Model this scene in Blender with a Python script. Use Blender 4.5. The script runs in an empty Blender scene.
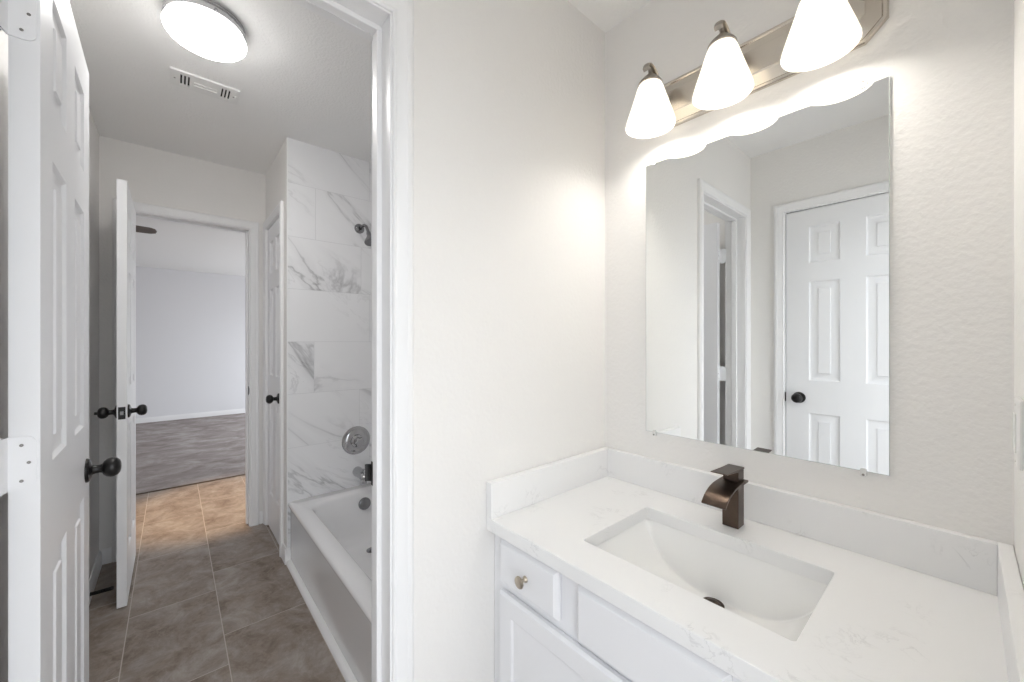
import bpy, bmesh, math, random
from mathutils import Vector, Matrix
random.seed(7)
PI = math.pi
SC = bpy.context.scene
COL = SC.collection

# ------------------------------------------------------------------ camera
CAM_H, YAW, FOC, HORIZON = 1.2658, 0.7138, 391.94, 342.08
cam_data = bpy.data.cameras.new('camera')
cam = bpy.data.objects.new('camera', cam_data)
COL.objects.link(cam)
cam_data.sensor_fit = 'HORIZONTAL'
cam_data.sensor_width = 36.0
cam_data.lens = 36.0 * FOC / 1024.0
cam_data.clip_start = 0.01
cam_data.shift_y = (HORIZON - 341.0) / 1024.0
cam.location = (0, 0, CAM_H)
cam.rotation_euler = (PI / 2, 0, PI / 2 - YAW)      # looks along (-cos YAW, sin YAW)
SC.camera = cam

# ------------------------------------------------------------------ world, exposure, lights
WORLD_STRENGTH = 3.3
BULB_STRENGTH = 58.0
SHADE_GLOW = 0.36
DOME_STRENGTH = 33.0
WARM_POWER = 170.0
world = bpy.data.worlds.new('sky')
world.use_nodes = True
SC.world = world
bg = world.node_tree.nodes['Background']
bg.inputs['Color'].default_value = (0.88, 0.94, 1.0, 1)
bg.inputs['Strength'].default_value = WORLD_STRENGTH
# overcast sky above a dimmer ground
_wn = world.node_tree
_tc = _wn.nodes.new('ShaderNodeTexCoord')
_sx = _wn.nodes.new('ShaderNodeSeparateXYZ')
_mr = _wn.nodes.new('ShaderNodeMapRange')
_mr.inputs['From Min'].default_value = -0.15
_mr.inputs['From Max'].default_value = 0.15
_mc = _wn.nodes.new('ShaderNodeMix')
_mc.data_type = 'RGBA'
_mc.inputs[6].default_value = (0.55, 0.56, 0.57, 1)
_mc.inputs[7].default_value = (0.90, 0.95, 1.0, 1)
_wn.links.new(_tc.outputs['Generated'], _sx.inputs[0])
_wn.links.new(_sx.outputs['Z'], _mr.inputs['Value'])
_wn.links.new(_mr.outputs['Result'], _mc.inputs[0])
_wn.links.new(_mc.outputs[2], bg.inputs['Color'])
SC.view_settings.view_transform = 'Standard'
SC.view_settings.look = 'None'
SC.view_settings.gamma = 1.0
SC.view_settings.use_curve_mapping = False
SC.view_settings.exposure = 0.51
SC.cycles.max_bounces = 14
SC.cycles.diffuse_bounces = 10
SC.cycles.glossy_bounces = 6
SC.cycles.transmission_bounces = 8
SC.cycles.sample_clamp_indirect = 6.0


def portal(name, loc, rot, sx, sy):
    l = bpy.data.lights.new(name, 'AREA')
    l.shape = 'RECTANGLE'
    l.size, l.size_y = sx, sy
    l.cycles.is_portal = True
    o = bpy.data.objects.new(name, l)
    o.location = loc
    o.rotation_euler = rot
    COL.objects.link(o)


# daylight comes in through the entry doorway beside the camera and the bedroom window
portal('entry_daylight', (0.20, 0.10, 1.02), (0, PI / 2, 0), 2.04, 0.56)
portal('bedroom_daylight', (-6.35, 2.42, 1.075), (-PI / 2, 0, 0), 3.7, 1.95)

# ------------------------------------------------------------------ materials


def new_mat(name):
    m = bpy.data.materials.new(name)
    m.use_nodes = True
    nt = m.node_tree
    b = nt.nodes['Principled BSDF']
    return m, nt, b


def principled(name, col, rough=0.5, metal=0.0, spec=0.5, bump=None, coat=0.0, var=None):
    """bump = (scale, strength, distance); var = (scale, second colour)"""
    m, nt, b = new_mat(name)
    b.inputs['Base Color'].default_value = (*col, 1)
    b.inputs['Roughness'].default_value = rough
    b.inputs['Metallic'].default_value = metal
    b.inputs['Specular IOR Level'].default_value = spec
    b.inputs['Coat Weight'].default_value = coat
    tc = nt.nodes.new('ShaderNodeTexCoord')
    if bump:
        n = nt.nodes.new('ShaderNodeTexNoise')
        n.inputs['Scale'].default_value = bump[0]
        n.inputs['Detail'].default_value = 3
        nt.links.new(tc.outputs['Object'], n.inputs['Vector'])
        bn = nt.nodes.new('ShaderNodeBump')
        bn.inputs['Strength'].default_value = bump[1]
        bn.inputs['Distance'].default_value = bump[2]
        nt.links.new(n.outputs['Fac'], bn.inputs['Height'])
        nt.links.new(bn.outputs['Normal'], b.inputs['Normal'])
    if var:
        n = nt.nodes.new('ShaderNodeTexNoise')
        n.inputs['Scale'].default_value = var[0]
        n.inputs['Detail'].default_value = 4
        nt.links.new(tc.outputs['Object'], n.inputs['Vector'])
        mx = nt.nodes.new('ShaderNodeMix')
        mx.data_type = 'RGBA'
        mx.inputs[6].default_value = (*col, 1)
        mx.inputs[7].default_value = (*var[1], 1)
        nt.links.new(n.outputs['Fac'], mx.inputs[0])
        nt.links.new(mx.outputs[2], b.inputs['Base Color'])
    return m


def emitter(name, col, strength, rough=0.3):
    m, nt, b = new_mat(name)
    b.inputs['Base Color'].default_value = (0.9, 0.9, 0.88, 1)
    b.inputs['Roughness'].default_value = rough
    b.inputs['Emission Color'].default_value = (*col, 1)
    b.inputs['Emission Strength'].default_value = strength
    return m


def shade_glass(name):
    m = bpy.data.materials.new(name)
    m.use_nodes = True
    nt = m.node_tree
    nt.nodes.clear()
    out = nt.nodes.new('ShaderNodeOutputMaterial')
    tr = nt.nodes.new('ShaderNodeBsdfTranslucent')
    tr.inputs['Color'].default_value = (0.95, 0.935, 0.90, 1)
    df = nt.nodes.new('ShaderNodeBsdfDiffuse')
    df.inputs['Color'].default_value = (0.9, 0.88, 0.84, 1)
    mx = nt.nodes.new('ShaderNodeMixShader')
    mx.inputs[0].default_value = 0.12
    nt.links.new(df.outputs[0], mx.inputs[1])
    nt.links.new(tr.outputs[0], mx.inputs[2])
    em = nt.nodes.new('ShaderNodeEmission')
    em.inputs['Color'].default_value = (1.0, 0.97, 0.92, 1)
    em.inputs['Strength'].default_value = SHADE_GLOW
    ad = nt.nodes.new('ShaderNodeAddShader')
    nt.links.new(mx.outputs[0], ad.inputs[0])
    nt.links.new(em.outputs[0], ad.inputs[1])
    nt.links.new(ad.outputs[0], out.inputs['Surface'])
    return m


def math_node(nt, op, a, b=None, clamp=False):
    n = nt.nodes.new('ShaderNodeMath')
    n.operation = op
    n.use_clamp = clamp
    for i, v in enumerate((a, b)):
        if v is None:
            continue
        if isinstance(v, (int, float)):
            n.inputs[i].default_value = v
        else:
            nt.links.new(v, n.inputs[i])
    return n.outputs[0]


def ramp(nt, fac, stops):
    r = nt.nodes.new('ShaderNodeValToRGB')
    el = r.color_ramp.elements
    while len(el) < len(stops):
        el.new(0.5)
    for e, (p, c) in zip(el, stops):
        e.position = p
        e.color = (*c, 1)
    nt.links.new(fac, r.inputs['Fac'])
    return r.outputs['Color']


def mix_col(nt, fac, a, b):
    n = nt.nodes.new('ShaderNodeMix')
    n.data_type = 'RGBA'
    for s, v in ((0, fac), (6, a), (7, b)):
        if isinstance(v, (int, float)):
            n.inputs[s].default_value = v
        elif isinstance(v, tuple):
            n.inputs[s].default_value = (*v, 1)
        else:
            nt.links.new(v, n.inputs[s])
    return n.outputs[2]


def noise(nt, vec, scale, detail=4, rough=0.5, dist=0.0):
    n = nt.nodes.new('ShaderNodeTexNoise')
    n.inputs['Scale'].default_value = scale
    n.inputs['Detail'].default_value = detail
    n.inputs['Roughness'].default_value = rough
    n.inputs['Distortion'].default_value = dist
    nt.links.new(vec, n.inputs['Vector'])
    return n.outputs['Fac']


def marble_tile():
    m, nt, b = new_mat('marble_tile')
    tc = nt.nodes.new('ShaderNodeTexCoord')
    at = nt.nodes.new('ShaderNodeAttribute')
    at.attribute_name = 'tile_shift'
    ad = nt.nodes.new('ShaderNodeVectorMath')
    ad.operation = 'ADD'
    nt.links.new(tc.outputs['Object'], ad.inputs[0])
    nt.links.new(at.outputs['Vector'], ad.inputs[1])
    mp = nt.nodes.new('ShaderNodeMapping')
    mp.vector_type = 'TEXTURE'
    mp.inputs['Rotation'].default_value = (math.radians(-36), 0, 0)
    mp.inputs['Scale'].default_value = (1.0, 2.1, 0.62)
    nt.links.new(ad.outputs[0], mp.inputs['Vector'])
    v = mp.outputs['Vector']
    n1 = noise(nt, v, 1.55, 6, 0.55, 0.9)
    d1 = math_node(nt, 'ABSOLUTE', math_node(nt, 'SUBTRACT', n1, 0.5))
    thin = math_node(nt, 'SUBTRACT', 1.0, math_node(nt, 'MULTIPLY', d1, 62.0), True)
    wide = math_node(nt, 'SUBTRACT', 1.0, math_node(nt, 'MULTIPLY', d1, 13.0), True)
    n2 = noise(nt, v, 3.3, 6, 0.6, 1.2)
    d2 = math_node(nt, 'ABSOLUTE', math_node(nt, 'SUBTRACT', n2, 0.47))
    thin2 = math_node(nt, 'SUBTRACT', 1.0, math_node(nt, 'MULTIPLY', d2, 55.0), True)
    mask = noise(nt, v, 2.1, 2)
    mk = math_node(nt, 'MULTIPLY', math_node(nt, 'SUBTRACT', mask, 0.40), 4.0, True)
    mk2 = math_node(nt, 'MULTIPLY', math_node(nt, 'SUBTRACT', mask, 0.52), 5.0, True)
    a = math_node(nt, 'MULTIPLY', math_node(nt, 'MULTIPLY', thin, mk), 0.42)
    w = math_node(nt, 'MULTIPLY', math_node(nt, 'MULTIPLY', wide, mk), 0.16)
    t2 = math_node(nt, 'MULTIPLY', math_node(nt, 'MULTIPLY', thin2, mk2), 0.26)
    f = math_node(nt, 'ADD', math_node(nt, 'ADD', a, w), t2, True)
    c = mix_col(nt, f, (0.83, 0.835, 0.85), (0.22, 0.22, 0.235))
    nt.links.new(c, b.inputs['Base Color'])
    b.inputs['Roughness'].default_value = 0.22
    b.inputs['Specular IOR Level'].default_value = 0.4
    return m


def quartz():
    m, nt, b = new_mat('white_quartz')
    tc = nt.nodes.new('ShaderNodeTexCoord')
    v = tc.outputs['Object']
    n1 = noise(nt, v, 16, 5, 0.6, 1.4)
    d = math_node(nt, 'ABSOLUTE', math_node(nt, 'SUBTRACT', n1, 0.5))
    th = math_node(nt, 'SUBTRACT', 1.0, math_node(nt, 'MULTIPLY', d, 40.0), True)
    mk = math_node(nt, 'MULTIPLY', math_node(nt, 'SUBTRACT', noise(nt, v, 9, 2), 0.58), 9.0, True)
    f = math_node(nt, 'MULTIPLY', math_node(nt, 'MULTIPLY', th, mk), 0.30)
    n2 = math_node(nt, 'MULTIPLY', math_node(nt, 'SUBTRACT', noise(nt, v, 260, 2), 0.62), 2.0, True)
    f2 = math_node(nt, 'ADD', f, math_node(nt, 'MULTIPLY', n2, 0.10), True)
    c = mix_col(nt, f2, (0.83, 0.83, 0.83), (0.40, 0.395, 0.40))
    nt.links.new(c, b.inputs['Base Color'])
    b.inputs['Roughness'].default_value = 0.28
    return m


def stone_floor():
    m, nt, b = new_mat('stone_tile_floor')
    tc = nt.nodes.new('ShaderNodeTexCoord')
    mp = nt.nodes.new('ShaderNodeMapping')
    mp.vector_type = 'POINT'
    mp.inputs['Location'].default_value = (2.095 + 0.61 * 40, 0.152 + 0.32 * 40, 0)
    nt.links.new(tc.outputs['Object'], mp.inputs['Vector'])
    br = nt.nodes.new('ShaderNodeTexBrick')
    br.offset = 0.669
    br.offset_frequency = 2
    br.inputs['Scale'].default_value = 1.0
    br.inputs['Mortar Size'].default_value = 0.0019
    br.inputs['Mortar Smooth'].default_value = 0.2
    br.inputs['Brick Width'].default_value = 0.61
    br.inputs['Row Height'].default_value = 0.32
    br.inputs['Color1'].default_value = (0, 0, 0, 1)
    br.inputs['Color2'].default_value = (1, 1, 1, 1)
    br.inputs['Mortar'].default_value = (0.5, 0.5, 0.5, 1)
    nt.links.new(mp.outputs[0], br.inputs['Vector'])
    sh = nt.nodes.new('ShaderNodeVectorMath')
    sh.operation = 'MULTIPLY_ADD'
    sh.inputs[1].default_value = (7.3, 4.1, 2.2)
    nt.links.new(br.outputs['Color'], sh.inputs[0])
    nt.links.new(tc.outputs['Object'], sh.inputs[2])
    v = sh.outputs[0]
    n1 = noise(nt, v, 6.0, 8, 0.72, 0.5)
    base = ramp(nt, n1, [(0.30, (0.125, 0.088, 0.066)), (0.45, (0.225, 0.180, 0.150)), (0.56, (0.285, 0.245, 0.216)), (0.74, (0.42, 0.38, 0.35))])
    n2 = noise(nt, v, 30, 7, 0.75, 0.5)
    c = mix_col(nt, math_node(nt, 'MULTIPLY', math_node(nt, 'SUBTRACT', n2, 0.5), 1.9, True), base, (0.44, 0.40, 0.36))
    n3 = noise(nt, v, 2.4, 6, 0.62, 0.9)
    d3 = math_node(nt, 'SUBTRACT', 1.0, math_node(nt, 'MULTIPLY', math_node(nt, 'ABSOLUTE', math_node(nt, 'SUBTRACT', n3, 0.52)), 34.0), True)
    c = mix_col(nt, math_node(nt, 'MULTIPLY', d3, 0.3), c, (0.36, 0.30, 0.25))
    c = mix_col(nt, br.outputs['Fac'], c, (0.47, 0.42, 0.375))
    nt.links.new(c, b.inputs['Base Color'])
    b.inputs['Roughness'].default_value = 0.5
    b.inputs['Specular IOR Level'].default_value = 0.35
    bn = nt.nodes.new('ShaderNodeBump')
    bn.inputs['Strength'].default_value = 0.25
    bn.inputs['Distance'].default_value = 0.002
    nt.links.new(math_node(nt, 'SUBTRACT', n2, br.outputs['Fac']), bn.inputs['Height'])
    nt.links.new(bn.outputs['Normal'], b.inputs['Normal'])
    return m


def carpet():
    m, nt, b = new_mat('grey_carpet')
    tc = nt.nodes.new('ShaderNodeTexCoord')
    mp = nt.nodes.new('ShaderNodeMapping')
    mp.inputs['Scale'].default_value = (1.5, 1.0, 1)
    nt.links.new(tc.outputs['Object'], mp.inputs['Vector'])
    n1 = noise(nt, mp.outputs[0], 3.5, 7, 0.68, 0.6)
    c = ramp(nt, n1, [(0.32, (0.25, 0.213, 0.202)), (0.50, (0.36, 0.322, 0.312)), (0.68, (0.50, 0.465, 0.455))])
    n2 = noise(nt, tc.outputs['Object'], 160, 3)
    c = mix_col(nt, math_node(nt, 'MULTIPLY', n2, 0.3), c, (0.12, 0.10, 0.095))
    nt.links.new(c, b.inputs['Base Color'])
    b.inputs['Roughness'].default_value = 0.95
    b.inputs['Specular IOR Level'].default_value = 0.1
    bn = nt.nodes.new('ShaderNodeBump')
    bn.inputs['Strength'].default_value = 0.6
    bn.inputs['Distance'].default_value = 0.01
    nt.links.new(n2, bn.inputs['Height'])
    nt.links.new(bn.outputs['Normal'], b.inputs['Normal'])
    return m


M = {}
M['wall'] = principled('wall_paint', (0.82, 0.808, 0.79), 0.72, spec=0.3, bump=(85, 0.34, 0.005))
M['ceiling'] = principled('ceiling_texture', (0.85, 0.848, 0.84), 0.9, spec=0.1, bump=(110, 0.4, 0.006))
M['trim'] = principled('trim_paint', (0.84, 0.84, 0.845), 0.35, spec=0.4)
M['door'] = principled('door_paint', (0.82, 0.825, 0.84), 0.4, spec=0.4)
M['cabinet'] = principled('cabinet_paint', (0.81, 0.815, 0.835), 0.38, spec=0.4)
M['quartz'] = quartz()
M['porcelain'] = principled('sink_porcelain', (0.90, 0.90, 0.89), 0.12, spec=0.5, coat=0.3)
M['enamel'] = principled('tub_enamel', (0.80, 0.80, 0.81), 0.16, spec=0.5, coat=0.3)
M['bronze'] = principled('oil_rubbed_bronze', (0.072, 0.053, 0.042), 0.34, metal=0.9, var=(30, (0.125, 0.090, 0.070)))
M['black'] = principled('black_bronze', (0.012, 0.011, 0.011), 0.28, metal=0.3, spec=0.5)
M['nickel'] = principled('brushed_nickel', (0.66, 0.61, 0.54), 0.26, metal=1.0)
M['chrome'] = principled('satin_chrome', (0.50, 0.50, 0.51), 0.16, metal=1.0)
M['darkchrome'] = principled('tarnished_chrome', (0.26, 0.26, 0.27), 0.25, metal=1.0)
M['knob'] = principled('antique_nickel_knob', (0.50, 0.44, 0.36), 0.28, metal=1.0)
M['mirror'] = principled('mirror_glass', (0.93, 0.945, 0.94), 0.0, metal=1.0)
M['glassedge'] = principled('polished_glass_edge', (0.62, 0.66, 0.64), 0.15, spec=0.6)
M['clip'] = principled('clear_clip', (0.75, 0.75, 0.74), 0.2, spec=0.6)
M['shade'] = shade_glass('frosted_shade_glass')
M['bulb'] = emitter('glowing_bulb', (1.0, 0.96, 0.905), BULB_STRENGTH)
M['dome'] = emitter('opal_dome_glass', (1.0, 0.985, 0.96), DOME_STRENGTH)
_nt = M['dome'].node_tree
_g = _nt.nodes.new('ShaderNodeNewGeometry')
_s = _nt.nodes.new('ShaderNodeSeparateXYZ')
_nt.links.new(_g.outputs['Normal'], _s.inputs[0])
_r = _nt.nodes.new('ShaderNodeMapRange')
for _k, _v in (('From Min', -1.0), ('From Max', 0.1), ('To Min', DOME_STRENGTH), ('To Max', DOME_STRENGTH * 0.12)):
    _r.inputs[_k].default_value = _v
_nt.links.new(_s.outputs['Z'], _r.inputs['Value'])
_nt.links.new(_r.outputs['Result'], _nt.nodes['Principled BSDF'].inputs['Emission Strength'])
M['bedwall'] = principled('bedroom_wall_paint', (0.775, 0.777, 0.80), 0.8, spec=0.2, bump=(95, 0.2, 0.004))
M['arm'] = principled('darkened_nickel', (0.40, 0.365, 0.32), 0.3, metal=1.0)  # darker copy of the nickel, shade put into its colour against washing out
M['added_lens'] = emitter('added_downlight_lens', (1.0, 0.72, 0.42), 4.0)  # lens of the added, unseen entry downlight
M['vent'] = principled('vent_enamel', (0.80, 0.80, 0.79), 0.45)
M['dark'] = principled('duct_shade_black', (0.02, 0.02, 0.02), 0.9)
M['marble'] = marble_tile()
M['grout'] = principled('light_grout', (0.66, 0.665, 0.68), 0.8)
M['floor'] = stone_floor()
M['carpet'] = carpet()
M['plate'] = principled('white_plastic_plate', (0.83, 0.82, 0.80), 0.35)
M['fan'] = principled('fan_blade_wood', (0.12, 0.10, 0.085), 0.5)
M['screw'] = principled('screw_head', (0.25, 0.24, 0.23), 0.4, metal=0.8)
M['threshold'] = principled('dark_carpet_edge', (0.10, 0.075, 0.055), 0.6)

# ------------------------------------------------------------------ mesh helpers


class MB:
    def __init__(self):
        self.bm = bmesh.new()

    def box(self, x0, x1, y0, y1, z0, z1):
        v = [self.bm.verts.new(p) for p in ((x0, y0, z0), (x1, y0, z0), (x1, y1, z0), (x0, y1, z0), (x0, y0, z1), (x1, y0, z1), (x1, y1, z1), (x0, y1, z1))]
        for f in ((3, 2, 1, 0), (4, 5, 6, 7), (0, 1, 5, 4), (1, 2, 6, 5), (2, 3, 7, 6), (3, 0, 4, 7)):
            self.bm.faces.new([v[i] for i in f])
        return self

    def quad(self, *pts):
        self.bm.faces.new([self.bm.verts.new(p) for p in pts])
        return self

    def loft(self, rings, cap0=True, cap1=True, closed=True, smooth=False):
        R = [[self.bm.verts.new(p) for p in r] for r in rings]
        n = len(R[0])
        for a, b in zip(R, R[1:]):
            for i in range(n if closed else n - 1):
                j = (i + 1) % n
                try:
                    f = self.bm.faces.new((a[i], a[j], b[j], b[i]))
                    f.smooth = smooth
                except ValueError:
                    pass
        if cap0:
            self.bm.faces.new(list(reversed(R[0])))
        if cap1:
            self.bm.faces.new(R[-1])
        return self

    def lathe(self, prof, origin=(0, 0, 0), axis='z', seg=32, cap0=False, cap1=False, flip=1):
        """prof = [(radius, height)...] about an axis through origin"""
        ox, oy, oz = origin
        rings = []
        for r, h in prof:
            ring = []
            for k in range(seg):
                a = 2 * PI * k / seg
                c, s = r * math.cos(a), r * math.sin(a)
                if axis == 'z':
                    ring.append((ox + c, oy + s, oz + h * flip))
                elif axis == 'y':
                    ring.append((ox + c, oy + h * flip, oz + s))
                else:
                    ring.append((ox + h * flip, oy + c, oz + s))
            rings.append(ring)
        return self.loft(rings, cap0, cap1, True, True)

    def prism(self, poly, axis, a0, a1):
        """poly in the two other axes (order x,y,z without axis)"""
        def p3(p, a):
            if axis == 'x':
                return (a, p[0], p[1])
            if axis == 'y':
                return (p[0], a, p[1])
            return (p[0], p[1], a)
        return self.loft([[p3(p, a0) for p in poly], [p3(p, a1) for p in poly]])

    def tube(self, pts, rad, seg=12, flat=None):
        """round tube, or an elliptic strip with flat=(wide, thin, wide axis vector)"""
        P = [Vector(p) for p in pts]
        rings = []
        for i, p in enumerate(P):
            t = (P[min(i + 1, len(P) - 1)] - P[max(i - 1, 0)]).normalized()
            ref = Vector(flat[2]) if flat else (Vector((0, 0, 1)) if abs(t.z) < 0.9 else Vector((1, 0, 0)))
            s = (ref - t * ref.dot(t)).normalized()
            u = t.cross(s)
            rr = rad[i] if isinstance(rad, (list, tuple)) else rad
            rw, rt = (flat[0], flat[1]) if flat else (rr, rr)
            rings.append([tuple(p + s * rw * math.cos(2 * PI * k / seg) + u * rt * math.sin(2 * PI * k / seg)) for k in range(seg)])
        return self.loft(rings, True, True, True, True)

    def obj(self, name, mat, parent=None, bevel=0.0, segs=2, sharp=35, weld=True):
        bm = self.bm
        if weld:
            bmesh.ops.remove_doubles(bm, verts=bm.verts, dist=1e-6)
        bmesh.ops.recalc_face_normals(bm, faces=bm.faces)
        me = bpy.data.meshes.new(name)
        bm.to_mesh(me)
        bm.free()
        for mm in (mat if isinstance(mat, (list, tuple)) else [mat]):
            me.materials.append(mm)
        o = bpy.data.objects.new(name, me)
        COL.objects.link(o)
        if parent:
            o.parent = parent
        if bevel:
            md = o.modifiers.new('bevel', 'BEVEL')
            md.width = bevel
            md.segments = segs
            md.limit_method = 'ANGLE'
            md.angle_limit = math.radians(40)
            md.harden_normals = True
            for p in me.polygons:
                p.use_smooth = True
            me.set_sharp_from_angle(angle=math.radians(sharp))
        else:
            me.set_sharp_from_angle(angle=math.radians(sharp))
        return o


def tag(o, label=None, cat=None, group=None, kind=None):
    if label:
        o['label'] = label
    if cat:
        o['category'] = cat
    if group:
        o['group'] = group
    if kind:
        o['kind'] = kind
    return o


def empty(name, loc=(0, 0, 0), rz=0.0):
    o = bpy.data.objects.new(name, None)
    COL.objects.link(o)
    o.location = loc
    o.rotation_euler = (0, 0, rz)
    o.empty_display_size = 0.05
    return o


def thing(name, label, cat, loc=(0, 0, 0), rz=0.0, group=None):
    return tag(empty(name, loc, rz), label, cat, group)


def structure(o, label, cat):
    return tag(o, label, cat, None, 'structure')


# ------------------------------------------------------------------ key dimensions (metres)
CZ = 2.44                       # ceiling
XW, XWB = -0.894, -1.0           # doorway wall, vanity side and tub side
YM = 1.2432                     # mirror wall
XR = 0.0634                     # right wall
YL = -0.315                     # left wall of both rooms
XF, XFB = -3.22, -3.34          # far wall of the tub room
YC = 0.4954                     # linen closet wall
XT = -2.54                      # tiled plumbing wall
YB = 1.262                      # back wall of the tub
OP1 = (-0.213, 0.389, 2.042)    # doorway between vanity and tub room
OP2 = (-0.204, 0.397, 2.038)    # doorway to the bedroom
D3X = (-3.158, -2.690)          # closet doorway
D4X = (-0.706, -0.088)          # door opposite the mirror
XBF = -8.4                      # bedroom far wall
XTH = -4.50                     # carpet edge

# ------------------------------------------------------------------ room shell
f = MB().box(XTH, 1.2, -2.7, 2.4, -0.1, 0.0).obj('floor', M['floor'])
structure(f, 'brown mottled stone tile floor with long rectangular tiles', 'floor')
f = MB().box(XBF - 0.2, XTH, -2.7, 2.4, -0.1, 0.004).obj('floor_carpet', M['carpet'])
structure(f, 'grey brown bedroom carpet beyond the far doorway', 'carpet')
f = MB().box(XTH - 0.006, XTH + 0.012, -2.6, 2.3, 0.0, 0.007).obj('trim_threshold', M['threshold'], bevel=0.002)
structure(f, 'thin dark edge strip where the tile meets the carpet', 'trim')
f = MB().box(XBF - 0.2, XR + 0.12, -2.7, 2.4, CZ, CZ + 0.1).obj('ceiling', M['ceiling'])
structure(f, 'white textured ceiling over the bathroom and bedroom', 'ceiling')

m = MB()
m.box(XWB, XW, YL, OP1[0] - 0.018, 0, CZ)
m.box(XWB, XW, OP1[1] + 0.018, YM + 0.1, 0, CZ)
m.box(XWB, XW, OP1[0] - 0.018, OP1[1] + 0.018, OP1[2] + 0.018, CZ)
structure(m.obj('wall_doorway', M['wall']), 'plain white wall with the open doorway left of the vanity', 'wall')
structure(MB().box(XWB, XR + 0.12, YM, YM + 0.12, 0, CZ).obj('wall_mirror', M['wall']), 'warm white textured wall behind the mirror and vanity light', 'wall')
m = MB()
m.box(XR, XR + 0.12, 0.38, YM + 0.12, 0, CZ)
m.box(XR, XR + 0.12, YL - 0.1, -0.18, 0, CZ)
m.box(XR, XR + 0.12, -0.18, 0.38, 2.05, CZ)
structure(m.obj('wall_right', M['wall']), 'white wall at the right end of the vanity counter', 'wall')
m = MB()
m.box(XF, D4X[0] - 0.015, YL - 0.12, YL, 0, CZ)
m.box(D4X[1] + 0.015, XR + 0.12, YL - 0.12, YL, 0, CZ)
m.box(D4X[0] - 0.015, D4X[1] + 0.015, YL - 0.12, YL, 2.058, CZ)
m.box(D4X[0] - 0.015, D4X[1] + 0.015, YL - 0.12, YL - 0.06, 0, 2.058)
structure(m.obj('wall_left', M['wall']), 'white wall behind the two open doors, also opposite the mirror', 'wall')
m = MB()
m.box(XFB, XF, -2.7, OP2[0] - 0.018, 0, CZ)
m.box(XFB, XF, OP2[1] + 0.018, 2.4, 0, CZ)
m.box(XFB, XF, OP2[0] - 0.018, OP2[1] + 0.018, OP2[2] + 0.018, CZ)
structure(m.obj('wall_far', M['wall']), 'white end wall of the tub room around the bedroom doorway', 'wall')
m = MB()
m.box(XF, D3X[0] - 0.015, YC, YC + 0.1, 0, CZ)
m.box(D3X[1] + 0.015, XT - 0.01, YC, YC + 0.1, 0, CZ)
m.box(D3X[0] - 0.015, D3X[1] + 0.015, YC, YC + 0.1, 2.058, CZ)
m.box(D3X[0] - 0.015, D3X[1] + 0.015, YC + 0.06, YC + 0.1, 0, 2.058)
m.box(XT - 0.11, XT - 0.01, YC + 0.1, YB + 0.1, 0, CZ)
structure(m.obj('wall_closet', M['wall']), 'short white wall with the closet door beside the tub tile', 'wall')
m = MB().box(XBF - 0.1, XBF, -2.7, 2.4, 0, CZ)
structure(m.obj('wall_bedroom_far', M['bedwall']), 'pale bedroom wall seen through the far doorway', 'wall')
structure(MB().box(XBF, XFB, -2.7, -2.6, 0, CZ).obj('wall_bedroom_left', M['bedwall']), 'bedroom side wall out of sight to the left', 'wall')
m = MB()
m.box(XBF, -8.2, 2.3, 2.4, 0, CZ)
m.box(-4.5, XFB, 2.3, 2.4, 0, CZ)
m.box(-8.2, -4.5, 2.3, 2.4, 0, 0.1)
m.box(-8.2, -4.5, 2.3, 2.4, 2.05, CZ)
structure(m.obj('wall_bedroom_right', M['bedwall']), 'bedroom window wall out of sight to the right', 'wall')
m = MB()
for z0, z1 in ((0.1, 0.15), (2.00, 2.05)):
    m.box(-8.2, -4.5, 2.33, 2.37, z0, z1)
for x0, x1 in ((-8.2, -8.16), (-7.09, -7.05), (-5.95, -5.91), (-4.54, -4.5)):
    m.box(x0, x1, 2.33, 2.37, 0.15, 2.00)
structure(m.obj('window_1', M['trim']), 'white bedroom window frame out of sight to the right', 'window')


# marble tile slabs: one mesh per wall, every tile a block with its own vein offset
def tiled(name, label, axis, u0, u1, z0, z1, face, depth, rows, offs, tw):
    bm = bmesh.new()
    lay = bm.faces.layers.float_vector.new('tile_shift')
    g = 0.0011

    def block(a0, a1, b0, b1, d0, d1, sh, mi):
        if axis == 'x':
            P = lambda a, b, d: (d, a, b)
        else:
            P = lambda a, b, d: (a, d, b)
        v = [bm.verts.new(P(*p)) for p in ((a0, b0, d0), (a1, b0, d0), (a1, b1, d0), (a0, b1, d0), (a0, b0, d1), (a1, b0, d1), (a1, b1, d1), (a0, b1, d1))]
        for q in ((3, 2, 1, 0), (4, 5, 6, 7), (0, 1, 5, 4), (1, 2, 6, 5), (2, 3, 7, 6), (3, 0, 4, 7)):
            fc = bm.faces.new([v[i] for i in q])
            fc[lay] = sh
            fc.material_index = mi
    s = 1 if depth > 0 else -1
    block(u0, u1, z0, z1, face - depth, face - s * 0.0012, Vector((0, 0, 0)), 1)
    for r in range(len(rows) - 1):
        b0, b1 = max(rows[r], z0), min(rows[r + 1], z1)
        a = offs[r] - tw * 8
        while a < u1:
            a0, a1 = max(a, u0), min(a + tw, u1)
            if a1 - a0 > 0.004:
                sh = Vector((random.uniform(-9, 9), random.uniform(-9, 9), random.uniform(-9, 9)))
                block(a0 + (g if a > u0 else 0), a1 - (g if a + tw < u1 else 0), b0 + g, b1 - g, face - s * 0.0016, face, sh, 0)
            a += tw
    bmesh.ops.recalc_face_normals(bm, faces=bm.faces)
    me = bpy.data.meshes.new(name)
    bm.to_mesh(me)
    bm.free()
    me.materials.append(M['marble'])
    me.materials.append(M['grout'])
    o = bpy.data.objects.new(name, me)
    COL.objects.link(o)
    return structure(o, label, 'wall')


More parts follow.
